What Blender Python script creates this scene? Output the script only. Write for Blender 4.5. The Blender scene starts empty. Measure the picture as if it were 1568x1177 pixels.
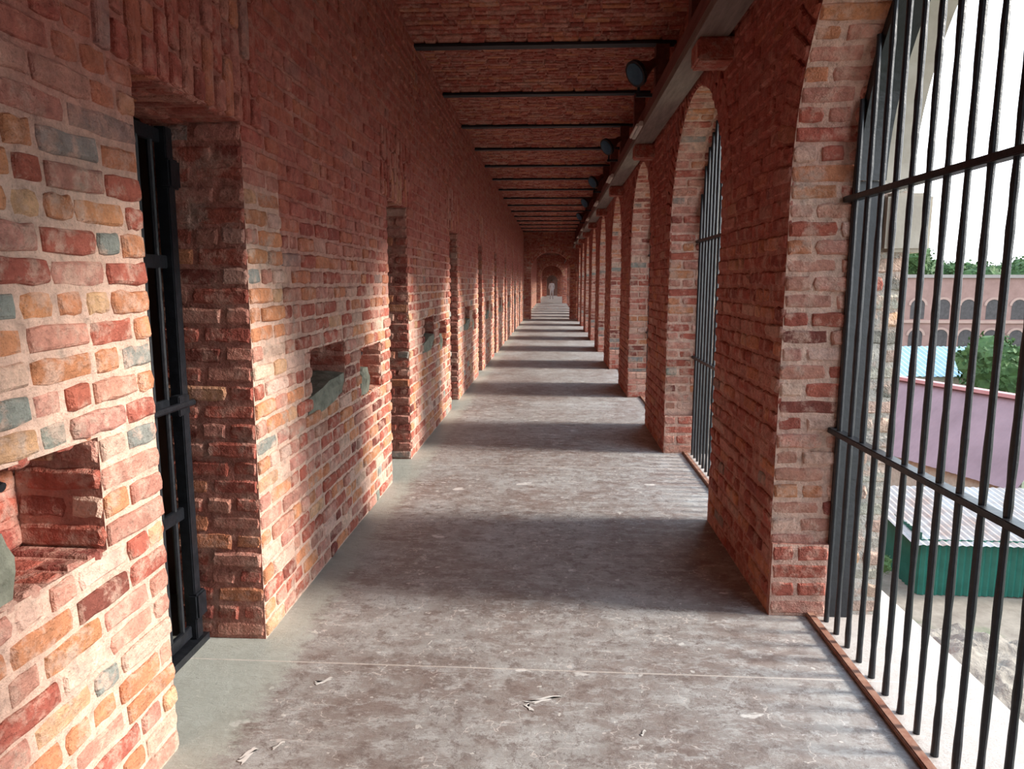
import bpy, math, random, bmesh
from mathutils import Matrix, Vector, noise
random.seed(7)
R=random.random
def U(a,b): return a+(b-a)*R()
scene=bpy.context.scene
scene.view_settings.view_transform='Standard'
P=3.09            # bay length
XL,XR=-1.2,1.0    # corridor faces
ZC=3.49
NB=29
Y0=-6.18
YE=Y0+NB*P

# ------------------------------------------------------------ materials
def mat(name):
    m=bpy.data.materials.new(name); m.use_nodes=True
    nt=m.node_tree; b=nt.nodes['Principled BSDF']
    return m,nt,b
def N(nt,t,**k):
    n=nt.nodes.new(t)
    for a,v in k.items(): setattr(n,a,v)
    return n
def noise_node(nt,scale,detail=4,rough=.6,coord=None,sc=None):
    n=N(nt,'ShaderNodeTexNoise'); n.inputs['Scale'].default_value=scale
    n.inputs['Detail'].default_value=detail; n.inputs['Roughness'].default_value=rough
    if coord is None:
        tc=N(nt,'ShaderNodeTexCoord'); coord=tc.outputs['Object']
    if sc:
        mp=N(nt,'ShaderNodeMapping'); mp.inputs['Scale'].default_value=sc
        nt.links.new(coord,mp.inputs['Vector']); coord=mp.outputs['Vector']
    nt.links.new(coord,n.inputs['Vector'])
    return n
def ramp(nt,inp,pts):
    r=N(nt,'ShaderNodeValToRGB'); e=r.color_ramp.elements
    while len(e)<len(pts): e.new(.5)
    for i,(p,c) in enumerate(pts):
        e[i].position=p; e[i].color=(*c,1) if not isinstance(c,(int,float)) else (c,c,c,1)
    nt.links.new(inp,r.inputs['Fac']); return r
def mix(nt,a,b,f,mode='MIX'):
    m=N(nt,'ShaderNodeMix',data_type='RGBA',blend_type=mode)
    for s,v in ((6,a),(7,b)):
        if isinstance(v,tuple): m.inputs[s].default_value=(*v,1)
        else: nt.links.new(v,m.inputs[s])
    if isinstance(f,(int,float)): m.inputs[0].default_value=f
    else: nt.links.new(f,m.inputs[0])
    return m.outputs[2]
def math_(nt,op,a,b=0.,c=None):
    m=N(nt,'ShaderNodeMath',operation=op)
    for i,v in enumerate((a,b,c)):
        if v is None: continue
        if isinstance(v,(int,float)): m.inputs[i].default_value=v
        else: nt.links.new(v,m.inputs[i])
    return m.outputs[0]
def bump(nt,b,h,strength=.5,dist=.01):
    n=N(nt,'ShaderNodeBump'); n.inputs['Strength'].default_value=strength; n.inputs['Distance'].default_value=dist
    nt.links.new(h,n.inputs['Height']); nt.links.new(n.outputs['Normal'],b.inputs['Normal'])

def brick_material():
    m,nt,b=mat('old_brick')
    at=N(nt,'ShaderNodeAttribute',attribute_name='Col')
    n1=noise_node(nt,2.2,5,.65); n2=noise_node(nt,24,5,.7); n3=noise_node(nt,95,3,.6); n4=noise_node(nt,11,6,.72)
    # mortar and lime smeared over the faces
    sm_=ramp(nt,n4.outputs['Fac'],[(.48,0.),(.6,1.)])
    c=mix(nt,at.outputs['Color'],(.63,.42,.33),math_(nt,'MULTIPLY',sm_.outputs['Color'],.66))
    # faint grey-green weathering
    n5=noise_node(nt,5.5,5,.7); gw=ramp(nt,n5.outputs['Fac'],[(.58,0.),(.68,1.)])
    c=mix(nt,c,(.30,.29,.25),math_(nt,'MULTIPLY',gw.outputs['Color'],.4))
    f=math_(nt,'ADD',at.outputs['Alpha'],math_(nt,'MULTIPLY',math_(nt,'SUBTRACT',n1.outputs['Fac'],.5),1.2))
    f=math_(nt,'MULTIPLY',math_(nt,'MINIMUM',math_(nt,'MAXIMUM',f,0.),1.),.84)
    wv=ramp(nt,n4.outputs['Fac'],[(.3,(.28,.055,.042)),(.6,(.39,.092,.068)),(.75,(.48,.18,.135))])
    c=mix(nt,c,wv.outputs['Color'],f)
    spl=ramp(nt,n2.outputs['Fac'],[(.25,.62),(.5,1.),(.75,1.32)])
    c=mix(nt,c,spl.outputs['Color'],1.,'MULTIPLY')
    dk=ramp(nt,n3.outputs['Fac'],[(.28,.55),(.42,1.)])
    c=mix(nt,c,dk.outputs['Color'],.6,'MULTIPLY')
    nt.links.new(c,b.inputs['Base Color'])
    b.inputs['Roughness'].default_value=.85
    b.inputs['Specular IOR Level'].default_value=.25
    h=math_(nt,'ADD',n2.outputs['Fac'],math_(nt,'MULTIPLY',n3.outputs['Fac'],.45))
    h=math_(nt,'ADD',h,math_(nt,'MULTIPLY',n4.outputs['Fac'],.9))
    bump(nt,b,h,1.,.015)
    return m
def simple(name,c1,c2,scale=6,rough=.7,bs=.3,bd=.01,metal=0,spec=.4,sc=None):
    m,nt,b=mat(name)
    n=noise_node(nt,scale,5,.65,sc=sc)
    r=ramp(nt,n.outputs['Fac'],[(.3,c1),(.7,c2)])
    nt.links.new(r.outputs['Color'],b.inputs['Base Color'])
    b.inputs['Roughness'].default_value=rough; b.inputs['Metallic'].default_value=metal
    b.inputs['Specular IOR Level'].default_value=spec
    if bs: bump(nt,b,n.outputs['Fac'],bs,bd)
    return m
def floor_material():
    m,nt,b=mat('worn_concrete')
    tc=N(nt,'ShaderNodeTexCoord'); sep=N(nt,'ShaderNodeSeparateXYZ'); nt.links.new(tc.outputs['Object'],sep.inputs[0])
    a=noise_node(nt,.9,8,.78); c1=ramp(nt,a.outputs['Fac'],[(.34,(.21,.15,.13)),(.45,(.28,.235,.215)),(.54,(.37,.35,.335)),(.66,(.50,.505,.50))])
    s=noise_node(nt,7,8,.85,sc=(1.,2.1,1)); r2=ramp(nt,s.outputs['Fac'],[(.5,0.),(.58,1.)])
    c=mix(nt,c1.outputs['Color'],(.60,.61,.605),math_(nt,'MULTIPLY',r2.outputs['Color'],.5))
    d=noise_node(nt,12,7,.82); r3=ramp(nt,d.outputs['Fac'],[(.41,1.),(.48,0.)])
    c=mix(nt,c,(.16,.115,.10),math_(nt,'MULTIPLY',r3.outputs['Color'],.65))
    v=noise_node(nt,2.6,4,.6,sc=(1,1.3,1)); mu=math_(nt,'ABSOLUTE',math_(nt,'SUBTRACT',v.outputs['Fac'],.5))
    sc_=math_(nt,'MULTIPLY',math_(nt,'LESS_THAN',mu,.0035),math_(nt,'GREATER_THAN',d.outputs['Fac'],.5))
    c=mix(nt,c,(.72,.66,.62),math_(nt,'MULTIPLY',sc_,.6))
    v2=noise_node(nt,3.1,5,.6,sc=(1.6,.8,1)); mu2=math_(nt,'ABSOLUTE',math_(nt,'SUBTRACT',v2.outputs['Fac'],.47))
    s2=math_(nt,'MULTIPLY',math_(nt,'LESS_THAN',mu2,.003),math_(nt,'GREATER_THAN',a.outputs['Fac'],.5))
    c=mix(nt,c,(.12,.09,.08),math_(nt,'MULTIPLY',s2,.5))
    w=noise_node(nt,3.4,4,.55,sc=(1,1.8,1)); r4=ramp(nt,w.outputs['Fac'],[(.68,0.),(.70,1.)])
    c=mix(nt,c,(.8,.78,.75),math_(nt,'MULTIPLY',r4.outputs['Color'],.7))
    w2=noise_node(nt,19,3,.5); r5=ramp(nt,w2.outputs['Fac'],[(.69,0.),(.71,1.)])
    c=mix(nt,c,(.8,.78,.74),math_(nt,'MULTIPLY',r5.outputs['Color'],.6))
    g=math_(nt,'ADD',math_(nt,'MULTIPLY',sep.outputs['X'],-1.),math_(nt,'MULTIPLY',s.outputs['Fac'],.5))
    gg=math_(nt,'MULTIPLY',math_(nt,'SUBTRACT',g,1.24),9.); gg=math_(nt,'MINIMUM',math_(nt,'MAXIMUM',gg,0.),.75)
    c=mix(nt,c,(.44,.47,.42),gg)
    o=math_(nt,'MULTIPLY',math_(nt,'SUBTRACT',sep.outputs['X'],1.18),12.); o=math_(nt,'MINIMUM',math_(nt,'MAXIMUM',o,0.),.8)
    c=mix(nt,c,(.52,.45,.40),o)
    j=math_(nt,'ABSOLUTE',math_(nt,'SUBTRACT',math_(nt,'FLOORED_MODULO',math_(nt,'SUBTRACT',sep.outputs['Y'],1.025),P),P/2))
    jn=math_(nt,'ADD',j,math_(nt,'MULTIPLY',math_(nt,'SUBTRACT',s.outputs['Fac'],.5),.012))
    jl=math_(nt,'LESS_THAN',jn,.004)
    c=mix(nt,c,(.66,.6,.55),math_(nt,'MULTIPLY',jl,.7))
    nt.links.new(c,b.inputs['Base Color'])
    rr=ramp(nt,d.outputs['Fac'],[(.3,.38),(.7,.56)]); nt.links.new(rr.outputs['Color'],b.inputs['Roughness'])
    b.inputs['Specular IOR Level'].default_value=.6
    h=math_(nt,'ADD',s.outputs['Fac'],math_(nt,'MULTIPLY',d.outputs['Fac'],.8))
    bump(nt,b,h,.8,.011)
    return m
M_BRICK=brick_material()
M_FLOOR=floor_material()
M_IRON=simple('black_painted_iron',(.004,.005,.007),(.014,.016,.021),30,.4,.6,.004,0,.45)
M_RUST=simple('rusty_edge_strip',(.2,.07,.04),(.34,.19,.13),20,.8)
M_STEEL=simple('dark_beam_steel',(.008,.008,.011),(.025,.02,.025),12,.6)
M_TIMBER=simple('weathered_timber',(.14,.10,.085),(.25,.195,.17),5,.8,.5,.006,sc=(6,.6,6))
M_TIMRED=simple('red_painted_timber',(.11,.03,.024),(.19,.065,.05),5,.8,.4,.006,sc=(6,.6,6))
M_STONE=simple('grey_green_stone',(.12,.125,.095),(.28,.285,.225),14,.85,.8,.02)
M_PLASTER=simple('cream_plaster',(.36,.31,.25),(.5,.45,.38),5,.85,.4,.01)
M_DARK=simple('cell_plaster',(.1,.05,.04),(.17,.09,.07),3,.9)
M_GLASS=simple('lamp_glass',(.02,.06,.1),(.05,.13,.19),8,.12,0)
M_LAMPRED=simple('lamp_housing',(.12,.03,.018),(.2,.06,.035),8,.5,0)
M_TUBE=simple('tube_batten',(.5,.45,.4),(.6,.56,.5),8,.5,0)
M_WHITE=simple('dried_white_paint',(.6,.57,.54),(.78,.76,.73),40,.7,.3,.003)

# ------------------------------------------------------------ mesh builder
class MB:
    def __init__(s): s.v=[];s.f=[];s.c=[];s.m=[]
    def add(s,vs,fs,col=(1,1,1,1),mi=0):
        o=len(s.v); s.v+= [tuple(v) for v in vs]; s.c+=[col]*len(vs)
        for f in fs: s.f.append(tuple(i+o for i in f)); s.m.append(mi)
    def quad(s,a,b,c,d,col=(1,1,1,1),mi=0): s.add([a,b,c,d],[(0,1,2,3)],col,mi)
    def shift(s,k,dy):
        for i in range(k,len(s.v)):
            a=s.v[i]; s.v[i]=(a[0],a[1]+dy,a[2])
    def box(s,x0,x1,y0,y1,z0,z1,col=(1,1,1,1),mi=0,ch=0):
        if ch<=0:
            vs=[(x,y,z) for x in (x0,x1) for y in (y0,y1) for z in (z0,z1)]
            s.add(vs,[(0,1,3,2),(4,6,7,5),(0,4,5,1),(2,3,7,6),(0,2,6,4),(1,5,7,3)],col,mi)
        else:
            s.box(x0+ch,x1-ch,y0+ch,y1-ch,z0,z1,col,mi)
            s.box(x0,x1,y0+ch,y1-ch,z0+ch,z1-ch,col,mi)
            s.box(x0+ch,x1-ch,y0,y1,z0+ch,z1-ch,col,mi)
    def cyl(s,a,b,r,n=10,col=(1,1,1,1),mi=0,r2=None,wob=0):
        a=Vector(a);b=Vector(b);d=(b-a).normalized(); t=Vector((1,0,0)) if abs(d.x)<.8 else Vector((0,1,0))
        e=d.cross(t).normalized(); g=d.cross(e); r2=r if r2 is None else r2
        vs=[];L=(b-a).length; k=max(1,int(L/.06)) if wob else 1
        for j in range(k+1):
            p=a.lerp(b,j/k); rr=(r+(r2-r)*j/k)*(1+U(-wob,wob))
            for i in range(n):
                w=2*math.pi*i/n; vs.append(p+e*math.cos(w)*rr+g*math.sin(w)*rr)
        fs=[(j*n+i,j*n+(i+1)%n,(j+1)*n+(i+1)%n,(j+1)*n+i) for j in range(k) for i in range(n)]
        fs+=[tuple(range(n-1,-1,-1)),tuple(k*n+i for i in range(n))]
        s.add(vs,fs,col,mi)
    def obj(s,name,mats,smooth=False,parent=None):
        me=bpy.data.meshes.new(name); me.from_pydata(s.v,[],s.f); me.update()
        for m in mats: me.materials.append(m)
        me.polygons.foreach_set('material_index',s.m)
        if smooth: me.polygons.foreach_set('use_smooth',[True]*len(s.f))
        a=me.color_attributes.new('Col','FLOAT_COLOR','POINT')
        flat=[x for c in s.c for x in c]; a.data.foreach_set('color',flat)
        o=bpy.data.objects.new(name,me); bpy.context.collection.objects.link(o)
        if parent: o.parent=parent
        return o
def empty(name,loc=(0,0,0)):
    e=bpy.data.objects.new(name,None); e.location=loc; bpy.context.collection.objects.link(e); e.empty_display_size=.1
    return e
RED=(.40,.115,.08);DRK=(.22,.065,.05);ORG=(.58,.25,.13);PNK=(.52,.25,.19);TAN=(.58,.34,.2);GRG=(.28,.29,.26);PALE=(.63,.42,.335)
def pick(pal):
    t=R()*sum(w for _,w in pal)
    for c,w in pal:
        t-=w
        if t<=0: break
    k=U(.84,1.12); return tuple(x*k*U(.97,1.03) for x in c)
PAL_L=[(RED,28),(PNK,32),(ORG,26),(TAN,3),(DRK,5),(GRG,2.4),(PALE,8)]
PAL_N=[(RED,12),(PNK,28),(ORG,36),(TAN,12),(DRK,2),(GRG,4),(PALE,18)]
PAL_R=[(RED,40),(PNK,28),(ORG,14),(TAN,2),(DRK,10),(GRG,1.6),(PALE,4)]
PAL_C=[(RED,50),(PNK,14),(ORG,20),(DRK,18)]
PAL_G=[((.36,.33,.28),40),((.42,.3,.24),30),(TAN,8),((.2,.19,.16),15),(RED,6)]
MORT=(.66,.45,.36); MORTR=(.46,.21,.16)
DET=False
def brick(mb,Pf,u0,u1,v0,v1,col,wash,d=.009):
    if DET:
        if R()<.004 and u1-u0<.14: return
        n=d+U(-.006,.006); w=u1-u0; h=v1-v0; cr=.007; j=.004
        nu=4 if w>.15 else 3
        q=[]
        for i in range(nu): q.append((u0+w*i/nu+(cr if i==0 else 0),v0+U(-j,j)))
        q+= [(u1-cr*.3,v0+cr*.6),(u1+U(-j,j),v0+h*.5)]
        for i in range(nu): q.append((u1-w*i/nu-(cr if i==0 else 0),v1+U(-j,j)))
        q+= [(u0+cr*.3,v1-cr*.6),(u0+U(-j,j),v0+h*.5)]
        q=[(a+U(-.002,.002),b) for a,b in q]
        k=len(q); cu,cv=(u0+u1)/2,(v0+v1)/2; tu,tv=U(-.005,.005),U(-.005,.005)
        def ins(a,b,e): return (a+(e if a<cu else -e)*min(1,abs(a-cu)/(w/2)),b+(e if b<cv else -e)*min(1,abs(b-cv)/(h/2)))
        vs=[Pf(*ins(a,b,.010),n+tu*(a-cu)/w+tv*(b-cv)/h+U(-.001,.001)) for a,b in q]
        vs+=[Pf(*ins(a,b,.003),n-.004) for a,b in q]
        vs+=[Pf(a,b,n-.010) for a,b in q]
        vs+=[Pf(a,b,-.012) for a,b in q]
        fs=[tuple(range(k))]
        for L in range(3):
            for i in range(k): fs.append((L*k+i,(L+1)*k+i,(L+1)*k+(i+1)%k,L*k+(i+1)%k))
        mb.add(vs,fs,(*col,wash)); return
    j=.0035
    n=d+U(-.004,.005)
    def jj(): return U(-j,j)
    ch=.006; du=min(ch,(u1-u0)/4)
    q=[(u0,v0),(u1,v0),(u1,v1),(u0,v1)]; s=[(1,1),(-1,1),(-1,-1),(1,-1)]
    q=[(a+jj(),b+jj()) for a,b in q]
    vs=[Pf(a+x*du,b+y*ch,n+U(-.002,.002)) for (a,b),(x,y) in zip(q,s)]
    vs+=[Pf(a,b,n-.006) for a,b in q]
    vs+=[Pf(a,b,-.012) for a,b in q]
    fs=[(0,1,2,3)]
    for k in (0,4):
        fs+=[(k+4,k+5,k+1,k),(k+5,k+6,k+2,k+1),(k+6,k+7,k+3,k+2),(k+7,k+4,k,k+3)]
    mb.add(vs,fs,(*col,wash))
CH=.078
def fill(mb,Pf,a,b,v0,v1,pal,wash,bl=.225,i=0,mj=.015,d=.009):
    u=a; first=True
    while u<b-.02:
        if first: l=bl*(.5 if i%2 else 1)*U(.88,1.05); first=False
        else: l=bl*random.choice([1,1,.5,.5,.95])*U(.9,1.06)
        if b-(u+l)<.07: l=b-u
        m=mj*U(.75,1.35); m2=mj*U(.75,1.6)
        l0=0 if u<=a+1e-6 else m/2; l1=0 if u+l>=b-1e-6 else m/2
        brick(mb,Pf,u+l0,u+l-l1,v0+m2/2,v1-mj/2,pick(pal),wash,d); u+=l
def wall(mb,Pf,u0,u1,v0,v1,ivf,pal,washf,bl=.225,ch=CH,d=.009):
    n=max(1,round((v1-v0)/ch)); ch=(v1-v0)/n
    for i in range(n):
        a=v0+i*ch; c=a+ch/2; pl=pal(c) if callable(pal) else pal
        for s,e in ivf(c): fill(mb,Pf,s,e,a,a+ch,pl,washf(c),bl,i,d=d)
def rectiv(u0,u1,holes):
    def f(v):
        iv=[(u0,u1)]
        for a,b,c,d in holes:
            if c<v<d:
                o=[]
                for s,e in iv:
                    if b<=s or a>=e: o.append((s,e)); continue
                    if a>s+.03: o.append((s,a))
                    if b<e-.03: o.append((b,e))
                iv=o
        return iv
    return f
def patch(mb,Pf,w,h,pal,wash,bl=.225,ch=CH,mort=MORT,d=.008):
    mb.quad(Pf(0,0,0),Pf(w,0,0),Pf(w,h,0),Pf(0,h,0),(*mort,wash)); wall(mb,Pf,0,w,0,h,lambda v:[(0,w)],pal,lambda v:wash,bl,ch,d)
def arr(o,n=NB,step=P):
    m=o.modifiers.new('bays','ARRAY'); m.use_relative_offset=False; m.use_constant_offset=True
    m.constant_offset_displace=(0,step,0); m.count=n; return o

# ------------------------------------------------------------ left wall
def sm(a,b,x):
    t=min(1,max(0,(x-a)/(b-a))); return t*t*(3-2*t)
DT=27*CH; ST=33*CH
nA=(.32,.90,11*CH,15*CH); nB=(1.22,1.76,10*CH,14*CH); dr=(2.03,2.74,0,DT)
sold=(1.86,2.90,DT,ST)
def left_bay(mb,yo,near):
    k0=len(mb.v)
    washL=(lambda v:-.4+1.5*sm(1.3,2.4,v)) if near else (lambda v:-.15+1.2*sm(.9,2.1,v))
    PL=lambda u,v,n:(XL+n,u,v)
    hs=[nA,nB,dr]
    us=sorted({0,P,*[x for h in hs for x in h[:2]]}); vz=sorted({0,3.6,*[x for h in hs for x in h[2:]],*[i*.2 for i in range(18)]})
    for a,b in zip(us,us[1:]):
        for c,d in zip(vz,vz[1:]):
            mu,mv=(a+b)/2,(c+d)/2
            if any(h[0]<mu<h[1] and h[2]<mv<h[3] for h in hs): continue
            o=len(mb.v); mb.add([PL(a,c,0),PL(b,c,0),PL(b,d,0),PL(a,d,0)],[(0,1,2,3)],(*MORT,0))
            for k,z in enumerate((c,c,d,d)): mb.c[o+k]=(*MORT,washL(z))
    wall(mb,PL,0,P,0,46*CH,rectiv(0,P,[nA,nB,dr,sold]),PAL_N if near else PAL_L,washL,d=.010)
    PS=lambda u,v,n:(XL+n+.006,v,DT+u)
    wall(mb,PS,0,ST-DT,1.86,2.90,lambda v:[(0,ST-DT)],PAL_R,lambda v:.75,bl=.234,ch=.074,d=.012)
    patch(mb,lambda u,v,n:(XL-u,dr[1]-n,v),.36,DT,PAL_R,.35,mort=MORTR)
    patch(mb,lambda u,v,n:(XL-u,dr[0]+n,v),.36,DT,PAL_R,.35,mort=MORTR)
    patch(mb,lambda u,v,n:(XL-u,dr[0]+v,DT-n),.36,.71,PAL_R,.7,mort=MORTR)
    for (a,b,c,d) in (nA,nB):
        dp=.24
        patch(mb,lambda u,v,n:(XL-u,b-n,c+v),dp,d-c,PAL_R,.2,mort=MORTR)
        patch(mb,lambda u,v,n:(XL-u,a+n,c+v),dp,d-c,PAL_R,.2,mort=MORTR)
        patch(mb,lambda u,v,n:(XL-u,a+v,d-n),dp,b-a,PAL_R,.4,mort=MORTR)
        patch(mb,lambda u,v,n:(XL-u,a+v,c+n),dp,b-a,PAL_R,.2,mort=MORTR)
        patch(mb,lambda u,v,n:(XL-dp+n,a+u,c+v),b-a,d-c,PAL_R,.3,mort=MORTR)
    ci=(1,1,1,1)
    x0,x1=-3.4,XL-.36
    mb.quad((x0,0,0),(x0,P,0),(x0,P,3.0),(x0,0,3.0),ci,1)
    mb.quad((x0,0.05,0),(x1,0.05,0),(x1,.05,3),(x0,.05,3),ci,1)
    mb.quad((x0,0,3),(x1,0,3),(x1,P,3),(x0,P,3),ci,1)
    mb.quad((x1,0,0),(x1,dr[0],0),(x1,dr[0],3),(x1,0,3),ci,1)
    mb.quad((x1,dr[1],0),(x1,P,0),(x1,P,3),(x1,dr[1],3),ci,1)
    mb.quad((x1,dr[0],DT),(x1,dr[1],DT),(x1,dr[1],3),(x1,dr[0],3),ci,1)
    mb.shift(k0,yo)
DET=True
mb=MB()
for k in (0,1,2): left_bay(mb,k*P,k==0)
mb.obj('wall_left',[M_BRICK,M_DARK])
DET=False
mb=MB(); left_bay(mb,0,False); o=mb.obj('wall_left',[M_BRICK,M_DARK]); o.location.y=3*P; arr(o,NB-5)
q=bpy.data.objects.new('wall_left',o.data); bpy.context.collection.objects.link(q); q.location.y=Y0; arr(q,2)

def stone(mb,c,s,seed,rot=0,mi=0,rnd=.3):
    bm=bmesh.new(); bmesh.ops.create_cube(bm,size=1); bmesh.ops.subdivide_edges(bm,edges=bm.edges[:],cuts=4,use_grid_fill=True)
    vs=[]
    for v in bm.verts:
        p=v.co.copy(); q=p.normalized()*.62; p=p.lerp(q,rnd)
        p+=noise.noise_vector(p*2.3+Vector((seed,0,0)))*.10+noise.noise_vector(p*6+Vector((seed,3,0)))*.035
        p=Vector((p.x*s[0],p.y*s[1],p.z*s[2])); p.rotate(Matrix.Rotation(rot,3,'X')); vs.append(p+Vector(c))
    bm.verts.index_update(); fs=[tuple(v.index for v in f.verts) for f in bm.faces]; bm.free(); mb.add(vs,fs,(1,1,1,1),mi)
mb=MB()
stone(mb,(XL-.105,.56,.905),(.22,.60,.12),1,.10,rnd=.12)
stone(mb,(XL-.095,1.33,.87),(.20,.20,.17),5,0,rnd=.25)
o=mb.obj('niche_rubble_stones',[M_STONE]); o.location.y=Y0; arr(o,NB)
mb=MB()
mb.cyl((XL-.12,1.24,1.045),(XL-.12,1.53,1.045),.013,10); mb.cyl((XL-.12,1.50,1.045),(XL-.06,1.50,1.03),.012,10)
mb.box(XL-.15,XL-.09,1.38,1.41,.99,1.075); mb.cyl((XL-.12,1.46,1.04),(XL-.12,1.46,.95),.014,10)
o=mb.obj('iron_door_bolt',[M_IRON]); o.location.y=Y0; arr(o)

# iron doors
mb=MB()
xd=XL-.29; a,b=dr[0]+.02,dr[1]-.03
for y in (a,b-.05): mb.box(xd-.012,xd+.035,y,y+.05,.03,DT-.03,ch=.004)
for z in (.04,.55,1.0,1.55,DT-.09): mb.box(xd-.008,xd+.012,a,b,z,z+.05,ch=.003)
for i in range(6):
    y=a+.10+i*(b-a-.2)/5; mb.cyl((xd,y,.05),(xd,y,DT-.05),.011,8,wob=.08)
mb.cyl((xd+.045,a+.18,1.02),(xd+.045,b+.01,1.02),.014,10)
mb.box(xd+.01,xd+.05,b-.10,b-.02,.98,1.06,ch=.004)
for z in (.12,1.85): mb.box(xd+.005,xd+.05,b-.06,b+.02,z,z+.11,ch=.008)
mb.box(xd,xd+.05,a,b+.02,.0,.03)
dm=mb.obj('door_1',[M_IRON]); dm.location.y=Y0
for k in range(1,NB):
    q=bpy.data.objects.new('door_%d'%(k+1),dm.data); q.location.y=Y0+k*P; bpy.context.collection.objects.link(q)

# ------------------------------------------------------------ right wall
PW=1.23; RC=.93; UC=PW+RC; Z0=1.92; RG=.225; YR=3.13-3*P
X1,X2,X3=XR,1.25,1.50
def half(v,r): 
    d=v-Z0
    return r if d<0 else (math.sqrt(max(0,r*r-d*d)) if d<r else 0)
def iv(v):
    if v<Z0: return [(0,PW)]
    h=half(v,RC+RG); a,b=UC-P+h,UC-h
    if v>=Z0+RC+RG: return [(0,P)]
    return [(a,b)]
washR=lambda v:.5+.5*sm(1.2,2.6,v)
PAL_J=[(PNK,32),(RED,26),(PALE,14),(ORG,14),(DRK,4),(GRG,3)]
def right_bay(mb,yo):
    k0=len(mb.v)
    PR=lambda u,v,n:(XR-n,u,v)
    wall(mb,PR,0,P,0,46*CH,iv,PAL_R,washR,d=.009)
    def slab(x,col,mi,ztop=3.9):
        zs=[0,.5,1,1.5,Z0]+[Z0+RC*math.sin(t*math.pi/2/16) for t in range(1,17)]
        for c,d in zip(zs,zs[1:]):
            hc,hd=half(c,RC),half(d,RC)
            o=len(mb.v)
            mb.quad((x,UC-P+hc,c),(x,UC-hc,c),(x,UC-hd,d),(x,UC-P+hd,d),col,mi)
            if mi==0:
                for k,z in enumerate((c,c,d,d)): mb.c[o+k]=(*col[:3],washR(z))
        mb.quad((x,UC-P,Z0+RC),(x,UC,Z0+RC),(x,UC,ztop),(x,UC-P,ztop),(*col[:3],1.),mi)
    slab(XR,(*MORTR,.6),0,3.6); slab(X3,(1,1,1,1),1,4.0)
    nv=38
    for i in range(nv):
        t0=math.pi*i/nv; t1=math.pi*(i+1)/nv
        def PV(u,v,n,t0=t0,t1=t1):
            t=t0+(t1-t0)*v/.078; r=RC+u
            return (XR-n,UC+math.cos(t)*r,Z0+math.sin(t)*r)
        if i%2: segs=[(0,.11),(.11,RG)]
        else: segs=[(0,RG)]
        for a,b in segs: brick(mb,PV,a+.004,b-.004,.006,.072,pick(PAL_R),washR(Z0+.9*math.sin((t0+t1)/2)),.011)
    def intr(x0,x1,pal,wash,mi,mort):
        w=x1-x0; nseg=38
        for i in range(nseg):
            t0=math.pi*i/nseg; t1=math.pi*(i+1)/nseg
            def PI(u,v,n,t0=t0,t1=t1):
                t=t0+(t1-t0)*v/.078; r=RC-n
                return (x0+u,UC+math.cos(t)*r,Z0+math.sin(t)*r)
            mb.quad(PI(0,0,0),PI(w,0,0),PI(w,.078,0),PI(0,.078,0),(*mort,wash),mi)
            if pal: fill(mb,PI,0,w,0,.078,pal,wash,.225,i,d=.008)
    intr(X1,X2+.05,PAL_J,.3,0,MORT); intr(X2+.05,X3,None,0,1,(1,1,1))
    for (yy,sg) in ((0,-1),(PW,1)):
        patch(mb,lambda u,v,n:(X1+u,yy+sg*n,v),X2-X1+.05,Z0,PAL_J,.08,mort=MORT)
        patch(mb,lambda u,v,n:(X2+.05+u,yy+sg*n,v),X3-X2-.05,Z0,PAL_G,-.4,mort=(.46,.42,.37))
        pr=.035
        patch(mb,lambda u,v,n:(X1+u,yy+sg*(n+pr),v),X2-X1,.34,[(PNK,3),(RED,3),(PALE,1)],.15,ch=.085)
        mb.quad((X1,yy,.34),(X2,yy,.34),(X2,yy+sg*pr,.34),(X1,yy+sg*pr,.34),(*PNK,.3))
        mb.quad((X1,yy,0),(X1,yy+sg*pr,0),(X1,yy+sg*pr,.34),(X1,yy,.34),(*PNK,.3))
    for (a,b) in ((-.07,0.),(PW,PW+.07)):
        mb.box(X2+.13,X3+.06,a,b,1.63,1.87,(1,1,1,1),1,ch=.015)
    mb.box(X3,X3+.06,0,PW,1.63,1.87,(1,1,1,1),1)
    mb.box(.80,XR+.01,1.10,1.32,2.74,2.868,(*RED,.5),0,ch=.012)
    mb.quad((1.66,0,-11),(1.66,P,-11),(1.66,P,-.15),(1.66,0,-.15),(*RED,.3),0)
    mb.shift(k0,yo)
DET=True
mb=MB()
for k in (2,3,4): right_bay(mb,YR+k*P)
mb.obj('wall_right',[M_BRICK,M_PLASTER])
DET=False
mb=MB(); right_bay(mb,0); o=mb.obj('wall_right',[M_BRICK,M_PLASTER]); o.location.y=YR+5*P; arr(o,NB-4)
q=bpy.data.objects.new('wall_right',o.data); bpy.context.collection.objects.link(q); q.location.y=YR; arr(q,2)

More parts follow.
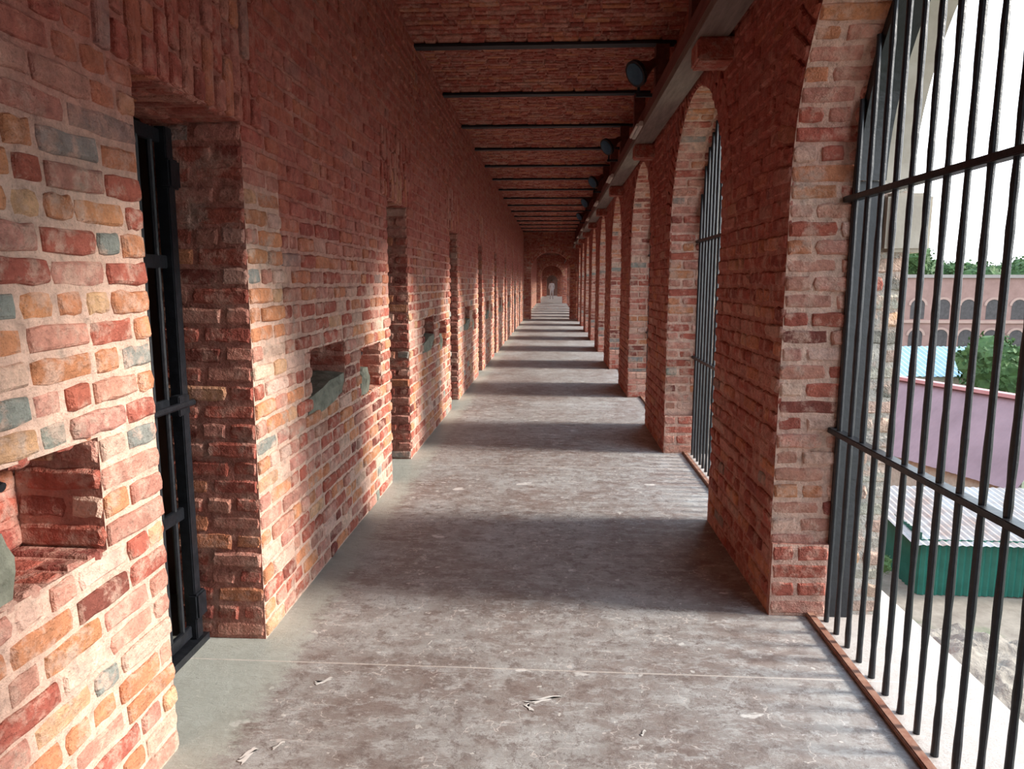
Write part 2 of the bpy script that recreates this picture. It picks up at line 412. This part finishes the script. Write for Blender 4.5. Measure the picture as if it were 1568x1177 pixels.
# window grilles
mb=MB()
xb=1.24
nb=16
for i in range(nb):
    u=PW+.08+i*(P-PW-.16)/(nb-1); top=Z0+math.sqrt(max(0,(RC-.02)**2-(u-UC)**2))-.01
    mb.cyl((xb,u,-.0),(xb,u,top),.0112,10,wob=.13)
for z in (.86,1.85):
    mb.box(xb-.022,xb+.022,PW,P,z-.012,z+.012,ch=.003)
na=40
pts=[(PW,z) for z in (0.,.9,Z0)]+[(UC-RC*math.cos(math.pi*i/na),Z0+RC*math.sin(math.pi*i/na)) for i in range(1,na)]+[(P,z) for z in (Z0,.9,0.)]
def inn(p,d):
    y,z=p
    if z<=Z0: return (y+d if y<UC else y-d,z)
    v=Vector((y-UC,z-Z0)); v=v*(RC-d)/RC; return (UC+v.x,Z0+v.y)
for p,q in zip(pts,pts[1:]):
    arch=(p[1]>=Z0 or q[1]>=Z0) and max(p[1],q[1])>Z0
    e=.06 if arch else .036
    a,b=inn(p,e),inn(q,e); xa,xc=xb+.012,xb+.125
    p,q=inn(p,.008),inn(q,.008)
    f=lambda r,x:(x,r[0],r[1])
    mb.quad(f(p,xa),f(q,xa),f(b,xa),f(a,xa)); mb.quad(f(a,xa),f(b,xa),f(b,xc),f(a,xc)); mb.quad(f(p,xc),f(q,xc),f(b,xc),f(a,xc))
wm=mb.obj('window_1',[M_IRON]); wm.location.y=YR
for k in range(1,NB+1):
    q=bpy.data.objects.new('window_%d'%(k+1),wm.data); q.location.y=YR+k*P; bpy.context.collection.objects.link(q)
mb=MB(); mb.box(1.165,1.20,PW+.0,P-.0,0,.022,ch=.004)
o=mb.obj('trim_1',[M_RUST]); o.location.y=YR; arr(o,NB+1)

# ------------------------------------------------------------ floor
mb=MB()
mb.box(-3.4,1.64,Y0-1,YE+1,-.15,0)
mb.obj('floor',[M_FLOOR])
mb=MB()
def smear(x,y,lx,ly,rot,seed):
    rr=random.Random(seed); n=22; vs=[(x,y,.0025)]
    for i in range(n):
        t=2*math.pi*i/n; k=rr.uniform(.45,1.15); a,b=math.cos(t)*lx*k,math.sin(t)*ly*k
        b+=ly*1.2*math.sin(a/lx*2.5)
        vs.append((x+a*math.cos(rot)-b*math.sin(rot),y+a*math.sin(rot)+b*math.cos(rot),.0025))
    mb.add(vs,[(0,i+1,(i+1)%n+1) for i in range(n)])
for a in [(-.02,2.37,.075,.014,.1,1),(-.07,2.32,.02,.012,1.2,2),(-.85,2.44,.035,.016,0,3),(-.96,2.01,.04,.022,.4,4),(-.88,2.06,.02,.012,.1,5),(.32,2.2,.012,.010,.1,6),(-.5,2.75,.012,.012,0,7),(.5,2.0,.02,.008,.6,8),(-.3,1.9,.012,.009,.6,9)]: smear(*a)
mb.obj('paint_smears',[M_WHITE])

# ------------------------------------------------------------ ceiling
BS=P/2; YB=6.25-8*BS
mb=MB()
def PC(u,v,n):
    t=v/BS; return (u,v,ZC+.075*(1-(2*t-1)**2)-n)
for i in range(10):
    a,b=BS*i/10,BS*(i+1)/10
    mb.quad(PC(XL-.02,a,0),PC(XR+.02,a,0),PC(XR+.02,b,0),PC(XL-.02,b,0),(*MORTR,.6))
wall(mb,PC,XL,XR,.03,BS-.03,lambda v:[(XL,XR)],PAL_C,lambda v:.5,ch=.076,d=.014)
mb.quad((XL-2.3,0,3.95),(1.75,0,3.95),(1.75,BS,3.95),(XL-2.3,BS,3.95),(*MORTR,1))  # unseen roof slab added above the vaults to block the sun
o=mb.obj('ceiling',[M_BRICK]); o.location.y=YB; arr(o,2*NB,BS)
mb=MB()
mb.box(XL-.05,XR+.05,-.05,.05,ZC-.035,ZC-.015); mb.box(XL-.05,XR+.05,-.006,.006,ZC-.016,ZC+.1); 
o=mb.obj('ceiling_steel_beams',[M_STEEL]); o.location.y=YB; arr(o,2*NB,BS)
mb=MB(); 
mb.box(.79,.965,Y0,YE,2.885,3.03,mi=1); mb.box(.788,.967,Y0,YE,2.868,2.925,mi=0)
for k in range(2*NB):
    y=YB+k*BS
    if y<Y0: continue
    mb.box(.83,.94,y-.05,y+.05,3.03,ZC-.04,mi=1)
mb.obj('timber_beam',[M_TIMBER,M_TIMRED])

# floodlights
def flood():
    mb=MB()
    c=Vector((.66,0,3.17)); d=Vector((-.72,-.45,-.5)).normalized()
    mb.cyl(c-d*.16,c,.03,16,mi=1,r2=.095); mb.cyl(c,c+d*.03,.105,20,mi=0); mb.cyl(c+d*.02,c+d*.034,.086,20,mi=2)
    mb.cyl(c-d*.21,c-d*.15,.035,14,mi=1)
    mb.box(.66,.789,.06,.085,3.0,3.025,mi=0); mb.box(.67,.69,.06,.085,3.0,3.19,mi=0); mb.cyl(c-d*.1,(.68,.075,3.17),.016,8,mi=0)
    return mb
fm=None
for k in range(5):
    if fm is None: fm=flood().obj('floodlight',[M_STEEL,M_LAMPRED,M_GLASS]); o=fm
    else:
        o=bpy.data.objects.new('floodlight',fm.data); bpy.context.collection.objects.link(o)
    o.location.y=6.0+k*P
tm=None
for k in range(7):
    if tm is None:
        mb=MB(); mb.box(.755,.789,-.3,.3,2.885,2.93,mi=0,ch=.004); mb.cyl((.74,-.27,2.90),(.74,.27,2.90),.013,10,mi=0)
        tm=mb.obj('tube_light',[M_TUBE]); o=tm
    else:
        o=bpy.data.objects.new('tube_light',tm.data); bpy.context.collection.objects.link(o)
    o.location.y=6.9+k*P

# ------------------------------------------------------------ cross walls with arches
def cross(name,y,w,z0,th,dark=False):
    mb=MB(); cx=(XL+XR)/2; r=w/2
    ed=lambda v,rr:(rr if v<z0 else (math.sqrt(max(0,rr*rr-(v-z0)**2)) if v-z0<rr else 0))
    rg=.2
    for sg,yy in ((-1,y),(1,y+th)):
        Pf=lambda u,v,n:(u,yy+sg*n,v)
        def ivc(v):
            h=ed(v,r+rg if v>=z0 else r)
            return [(XL,cx-h),(cx+h,XR)] if h>0 else [(XL,XR)]
        wall(mb,Pf,XL,XR,0,46*CH,ivc,PAL_R,lambda v:.3+.3*sm(1,2.5,v))
        zs=[0,z0]+[z0+r*math.sin(t*math.pi/24) for t in range(1,13)]
        for c,d in zip(zs,zs[1:]):
            for s in (-1,1):
                X_=XL if s<0 else XR
                mb.quad((X_,yy,c),(cx+s*ed(c,r),yy,c),(cx+s*ed(d,r),yy,d),(X_,yy,d),(*MORTR,.6))
        mb.quad((XL,yy,z0+r),(XR,yy,z0+r),(XR,yy,3.6),(XL,yy,3.6),(*MORTR,.8))
        n=30
        for i in range(n):
            t0=math.pi*i/n;t1=math.pi*(i+1)/n
            def PV(u,v,nn): 
                t=t0+(t1-t0)*v/.078; return (cx+math.cos(t)*(r+u),yy+sg*nn,z0+math.sin(t)*(r+u))
            brick(mb,PV,.004,rg-.004,.006,.072,pick(PAL_R),.0,.012)
    for s in (-1,1):
        patch(mb,lambda u,v,n:(cx+s*(r-n),y+u,v),th,z0,PAL_R,.3)
    for i in range(24):
        t0=math.pi*i/24;t1=math.pi*(i+1)/24
        mb.quad(*[(cx+math.cos(t)*r,yy,z0+math.sin(t)*r) for t,yy in ((t0,y),(t1,y),(t1,y+th),(t0,y+th))],(*RED,.5))
    return mb.obj(name,[M_BRICK])
cross('wall_cross_1',29.2,1.6,1.95,.4)
cross('wall_cross_2',52.0,1.6,1.95,.4)
cross('wall_far',79.0,1.2,1.7,.4)
mb=MB(); patch(mb,lambda u,v,n:(XL+u,Y0+.15+n,v),XR-XL,3.6,PAL_R,.6); mb.obj('light_stop_back',[M_BRICK])  # unseen wall added behind the camera to stop light; the corridor runs on
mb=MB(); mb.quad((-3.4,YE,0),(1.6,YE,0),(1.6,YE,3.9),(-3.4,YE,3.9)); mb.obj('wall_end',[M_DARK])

# ------------------------------------------------------------ outside
M_GROUND,nt,b=mat('earth_and_grass')
g1=noise_node(nt,.12,5,.6); g2=noise_node(nt,1.5,5,.7)
ca=ramp(nt,g2.outputs['Fac'],[(.3,(.14,.115,.09)),(.7,(.25,.215,.17))]); cb=ramp(nt,g2.outputs['Fac'],[(.3,(.035,.08,.025)),(.7,(.11,.16,.06))])
fm_=ramp(nt,g1.outputs['Fac'],[(.45,0.),(.55,1.)])
nt.links.new(mix(nt,ca.outputs['Color'],cb.outputs['Color'],fm_.outputs['Color']),b.inputs['Base Color']); b.inputs['Roughness'].default_value=.95
mb=MB()
n=60
for i in range(n):
    for j in range(n):
        def g(i,j):
            x=1.6+i*i*.045; y=-30+j*5.
            return (x,y,-11+ (noise.noise(Vector((x*.18,y*.18,0)))*.3 if x>3 else 0))
        mb.quad(g(i,j),g(i+1,j),g(i+1,j+1),g(i,j+1))
mb.obj('ground',[M_GROUND],True)
mb=MB()
vs=[];ng=70
for i in range(ng):
    for j in range(ng):
        x,y=(i/(ng-1)-.5)*2,(j/(ng-1)-.5)*2; r=math.hypot(x,y)
        vs.append((13.2+x*5.0,21.3+y*4.4,-11.4+1.7*max(0,1-r)**.8+.5*noise.noise(Vector((x*4,y*4,1)))+.22*noise.noise(Vector((x*13,y*13,1)))+.08*noise.noise(Vector((x*33,y*33,1)))))
mb.add(vs,[(i*ng+j,(i+1)*ng+j,(i+1)*ng+j+1,i*ng+j+1) for i in range(ng-1) for j in range(ng-1)])
mb.obj('sand_heap',[simple('grey_sand',(.13,.11,.09),(.27,.235,.19),2.5,.95,.9,.15)],True)
def corr(mb,p0,du,dv,nrm,L,pitch=.25,amp=.04,mi=0):
    p0,du,dv,nrm=map(Vector,(p0,du,dv,nrm)); du=du.normalized(); k=int(L/pitch*4)
    vs=[]
    for i in range(k+1):
        o=nrm.normalized()*amp*math.sin(i*math.pi/2); q=p0+du*(L*i/k)+o; vs+=[q,q+dv]
    mb.add(vs,[(2*i,2*i+2,2*i+3,2*i+1) for i in range(k)],mi=mi)
M_TEAL=simple('green_tin',(.005,.075,.055),(.015,.12,.09),1.2,.5,0)
M_TIN=simple('patched_tin_roof',(.18,.11,.08),(.32,.34,.34),.55,.5,0)
M_MAG=simple('pink_tin_roof',(.17,.105,.115),(.24,.155,.17),.5,.6,0)
M_MAG2=simple('pink_ridge',(.36,.17,.17),(.42,.22,.22),1,.5,0)
M_BLUE=simple('blue_tin_roof',(.12,.22,.28),(.25,.35,.4),.5,.5,0)
mb=MB()
corr(mb,(14.9,28,-11),(1,0,0),(0,0,2.35),(0,1,0),14,mi=0)
corr(mb,(14.9,28,-11),(0,1,0),(0,0,2.6),(1,0,0),5,mi=0)
corr(mb,(14.4,27.6,-8.75),(1,0,0),(0,5.8,.75),(0,-.1,1),11,.3,.025,mi=1)
corr(mb,(14.9,33,-11),(1,0,0),(0,0,2.7),(0,1,0),11,mi=0)
mb.obj('green_tin_shed',[M_TEAL,M_TIN])
d=Vector((-3.3,9.,0)).normalized(); pr=Vector((d.y,-d.x,0))
E=Vector((21.2,38.3,-8.5))
mb=MB()
e0=E-d*4; LL=20; corr(mb,e0,d,pr*3.8+Vector((0,0,3.9)),pr.cross(d),LL,.4,.008,0)
r0=e0+pr*3.8+Vector((0,0,3.9))
corr(mb,r0,d,pr*3.8-Vector((0,0,3.9)),Vector((0,0,1)),LL,.4,.008,0)
a=r0-pr*.3; b_=r0+pr*.3; up=Vector((0,0,.2))
mb.quad(a,a+d*LL,a+d*LL+up,a+up,mi=1); mb.quad(a+up,b_+up,b_+d*LL+up,a+d*LL+up,mi=1); mb.quad(b_,b_+up,b_+d*LL+up,b_+d*LL,mi=1)
w0=e0+pr*.4; mb.quad(w0-Vector((0,0,2.5)),w0+d*LL-Vector((0,0,2.5)),w0+d*LL+Vector((0,0,.4)),w0+Vector((0,0,.4)),mi=2)
mb.obj('pink_roofed_shed',[M_MAG,M_MAG2,M_PLASTER])
mb=MB()
corr(mb,(28,62,-6.4),(1,0,0),(0,7,2.0),(0,-.3,1),13,.5,.04,0); mb.box(28.4,40.6,62.4,75,-11,-6.5,mi=1)
corr(mb,(45,66,-7.2),(1,0,0),(0,7,2.0),(0,-.3,1),14,.5,.04,0); mb.box(45.4,58.6,66.4,79,-11,-7.3,mi=1)
mb.obj('blue_roofed_sheds',[M_BLUE,M_PLASTER])
M_FAR=simple('far_brick',(.24,.145,.125),(.32,.2,.175),.8,.9,0)
M_FARD=simple('far_opening',(.05,.045,.045),(.09,.08,.08),2,.9,0)
mb=MB()
yb=102
mb.box(28,120,yb,yb+7,-11,2.3,mi=0); mb.box(27.8,120,yb-.3,yb+7.3,2.3,2.75,mi=1)
for lv in range(3):
    zb=-1.5-4.2*lv-1.9
    mb.box(28,120,yb-.22,yb,zb-.55,zb-.15,mi=2)
    for k in range(26):
        xc=30.5+k*3.4; w=.95
        pts=[(xc-w,zb+.0),(xc+w,zb+.0)]+[(xc+w*math.cos(t*math.pi/10),zb+1.9+w*math.sin(t*math.pi/10)*.9) for t in range(0,11)]
        mb.add([(x,yb-.03,z) for x,z in pts],[tuple(range(len(pts)))],mi=3)
        for t in range(10):
            q=[(xc+rr*math.cos(s*math.pi/10),zb+1.9+rr*math.sin(s*math.pi/10)*.9) for s,rr in ((t,w),(t+1,w),(t+1,w+.35),(t,w+.35))]
            mb.add([(x,yb-.1,z) for x,z in q],[(0,1,2,3)],mi=2)
mb.obj('distant_brick_wing',[M_FAR,simple('far_parapet',(.24,.21,.2),(.3,.27,.25),1,.9,0),simple('far_band',(.33,.22,.19),(.39,.27,.23),1,.9,0),M_FARD])
M_LEAF=simple('foliage',(.018,.045,.012),(.065,.125,.035),1.5,.8,0); M_BARK=simple('bark',(.09,.06,.04),(.16,.11,.08),4,.9)
def tree(name,c,r,h,nbl,seed,zb=-11):
    rr=random.Random(seed); mb=MB(); c=Vector(c)
    mb.cyl((c.x,c.y,zb),(c.x,c.y,c.z),.05*h+.1,8,mi=1,r2=.03*h)
    for b in range(nbl):
        o=Vector((rr.uniform(-1,1)*r,rr.uniform(-1,1)*r*.7,rr.uniform(-.5,.6)*h*.5)); s=r*rr.uniform(.35,.6)
        bm=bmesh.new(); bmesh.ops.create_icosphere(bm,subdivisions=3,radius=1)
        vs=[c+o+v.co*s*(1+.35*noise.noise(v.co*2.2+o)+.25*noise.noise(v.co*6+o)) for v in bm.verts]
        bm.verts.index_update(); mb.add(vs,[tuple(v.index for v in f.verts) for f in bm.faces]); bm.free()
        for _ in range(420):
            q=Vector((rr.gauss(0,1),rr.gauss(0,1),rr.gauss(0,1))).normalized(); p=c+o+q*s*rr.uniform(.95,1.25); e=s*.09
            a=Vector((rr.uniform(-1,1),rr.uniform(-1,1),rr.uniform(-1,1)))*e; b2=Vector((rr.uniform(-1,1),rr.uniform(-1,1),rr.uniform(-1,1)))*e
            mb.quad(p-a,p-b2,p+a,p+b2)
    return mb.obj(name,[M_LEAF,M_BARK])
tree('leafy_tree',(38.8,57,-6.3),3.8,5.2,10,3)
for k,(x,y,z,r) in enumerate([(57,125,4.6,4.8),(66,130,2.8,5),(74,128,2.2,5),(84,126,2.6,5),(94,130,2.2,6),(104,130,2.6,6),(49,128,3.0,5)]):
    tree('leafy_tree',(x,y,z),r,4.5,8,20+k)
tree('shrub',(12.9,29,-9.9),.9,2.0,5,50); tree('shrub',(14.4,37,-9.4),1.4,3.0,6,51)

# ------------------------------------------------------------ man
def man(loc):
    root=empty('standing_man',loc)
    V=[];E=[];S=[]
    def v(p,r,par=None):
        V.append(p); S.append(r if isinstance(r,tuple) else (r,r)); i=len(V)-1
        if par is not None: E.append((par,i))
        return i
    pel=v((0,0,.95),(.15,.11)); wa=v((0,0,1.12),(.135,.10),pel); ch=v((0,0,1.32),(.165,.115),wa); nb_=v((0,0,1.44),(.085,.07),ch)
    nk=v((0,-.005,1.5),.052,nb_); h1=v((0,-.015,1.56),(.065,.075),nk); h2=v((0,-.015,1.64),(.075,.092),h1); v((0,-.01,1.71),(.055,.065),h2)
    for s in (-1,1):
        sh=v((s*.185,0,1.40),.062,ch); el=v((s*.245,.03,1.13),.046,sh); wr=v((s*.235,-.06,.90),.03,el); pm=v((s*.235,-.085,.83),(.024,.036),wr)
        for k in range(4):
            L=(.06,.072,.068,.052)[k]; y=-.115+k*.022
            a=v((s*.237,y,.80),.010,pm); b=v((s*.232,y-.004,.80-L*.5),.009,a); v((s*.222,y-.004,.80-L),.008,b)
        t=v((s*.22,-.12,.84),.011,pm); v((s*.21,-.14,.80),.009,t)
        hp=v((s*.09,0,.88),.10,pel); kn=v((s*.105,-.015,.49),.066,hp); an=v((s*.115,.02,.09),.043,kn); f=v((s*.125,-.07,.045),(.045,.035),an); v((s*.135,-.16,.03),(.04,.025),f)
    me=bpy.data.meshes.new('body'); me.from_pydata(V,E,[]); ob=bpy.data.objects.new('body',me); bpy.context.collection.objects.link(ob); ob.parent=root
    m=ob.modifiers.new('skin','SKIN'); m.use_smooth_shade=True
    for d_,r in zip(me.skin_vertices[0].data,S): d_.radius=r; d_.use_root=False
    me.skin_vertices[0].data[0].use_root=True
    ss=ob.modifiers.new('sub','SUBSURF'); ss.levels=1; ss.render_levels=1
    mt,nt,b=mat('white_clothes_and_skin')
    tc=N(nt,'ShaderNodeTexCoord'); sp=N(nt,'ShaderNodeSeparateXYZ'); nt.links.new(tc.outputs['Object'],sp.inputs[0])
    up=math_(nt,'GREATER_THAN',sp.outputs['Z'],1.475)
    hd=math_(nt,'MULTIPLY',math_(nt,'LESS_THAN',sp.outputs['Z'],.91),math_(nt,'GREATER_THAN',math_(nt,'ABSOLUTE',sp.outputs['X']),.19))
    c=mix(nt,(.8,.8,.82),(.28,.14,.09),math_(nt,'MAXIMUM',up,hd))
    c=mix(nt,c,(.04,.025,.02),math_(nt,'LESS_THAN',sp.outputs['Z'],.075))
    nt.links.new(c,b.inputs['Base Color']); me.materials.append(mt)
    mk=simple('hair',(.01,.008,.007),(.02,.015,.012),20,.7,0)
    mb=MB(); bm=bmesh.new(); bmesh.ops.create_icosphere(bm,subdivisions=3,radius=1)
    vs=[]
    for q in bm.verts:
        p=Vector((q.co.x*.09,.012+q.co.y*.105,1.675+q.co.z*.085))
        if q.co.z<-.1 and q.co.y<.1: p.z=1.67; p.y=max(p.y,-.04)
        vs.append(p)
    bm.verts.index_update(); mb.add(vs,[tuple(x.index for x in f.verts) for f in bm.faces]); bm.free()
    for s in (-1,1): mb.cyl((s*.03,-.105,1.635),(s*.03,-.112,1.635),.011,8)
    mb.cyl((-.025,-.1,1.565),(.025,-.1,1.565),.006,6)
    mb.obj('hair',[mk],True,root)
    mb=MB(); mb.cyl((0,-.1,1.63),(0,-.125,1.59),.008,8,r2=.015)
    for s in (-1,1): mb.cyl((s*.08,0,1.62),(s*.093,.005,1.62),.024,10)
    mb.obj('nose_and_ears',[simple('skin',(.26,.13,.08),(.3,.15,.1),10,.6,0)],True,root)
    mb=MB(); n=20; vs=[]
    for z,a,b_ in ((1.15,.15,.115),(.95,.178,.135),(.78,.19,.15)):
        vs+=[(math.cos(i*2*math.pi/n)*a,math.sin(i*2*math.pi/n)*b_,z) for i in range(n)]
    mb.add(vs,[(j*n+i,j*n+(i+1)%n,(j+1)*n+(i+1)%n,(j+1)*n+i) for j in range(2) for i in range(n)])
    mb.obj('shirt_tail',[simple('white_cotton',(.78,.78,.8),(.84,.84,.86),5,.8,0)],True,root)
man((-.12,66,0))

# ------------------------------------------------------------ light
w=bpy.data.worlds.new('World'); scene.world=w; w.use_nodes=True; nt=w.node_tree
bg=nt.nodes['Background']; tc=N(nt,'ShaderNodeTexCoord'); sp=N(nt,'ShaderNodeSeparateXYZ'); nt.links.new(tc.outputs['Generated'],sp.inputs[0])
r=ramp(nt,sp.outputs['Z'],[(.0,(.90,.96,1.)),(.25,(.78,.90,1.)),(.8,(.5,.72,1.))])
nz=noise_node(nt,2.5,5,.6,coord=tc.outputs['Generated']); rz=ramp(nt,nz.outputs['Fac'],[(.4,0.),(.65,1.)])
c=mix(nt,r.outputs['Color'],(1.,1.,1.),math_(nt,'MULTIPLY',rz.outputs['Color'],.6))
nt.links.new(c,bg.inputs['Color']); bg.inputs['Strength'].default_value=3.2
sl=bpy.data.lights.new('sun','SUN'); sl.energy=9.5; sl.angle=math.radians(11); sl.color=(1,.93,.84)
so=bpy.data.objects.new('sun',sl); bpy.context.collection.objects.link(so)
so.rotation_euler=Vector((-1,.02,-math.tan(math.radians(25)))).to_track_quat('-Z','Y').to_euler()

# ------------------------------------------------------------ camera
cam=bpy.data.cameras.new('camera'); cam.lens=1100/1600*36; cam.sensor_width=36; cam.clip_start=.05; cam.clip_end=600
co=bpy.data.objects.new('camera',cam); bpy.context.collection.objects.link(co)
xa=Vector((.9983,.0575,.0026)).normalized(); za=Vector((.0565,-.9880,.1432)); za=(za-xa*za.dot(xa)).normalized(); ya=za.cross(xa)
M=Matrix((xa,ya,za)).transposed().to_4x4(); M.translation=(0,0,1.5); co.matrix_world=M
scene.camera=co
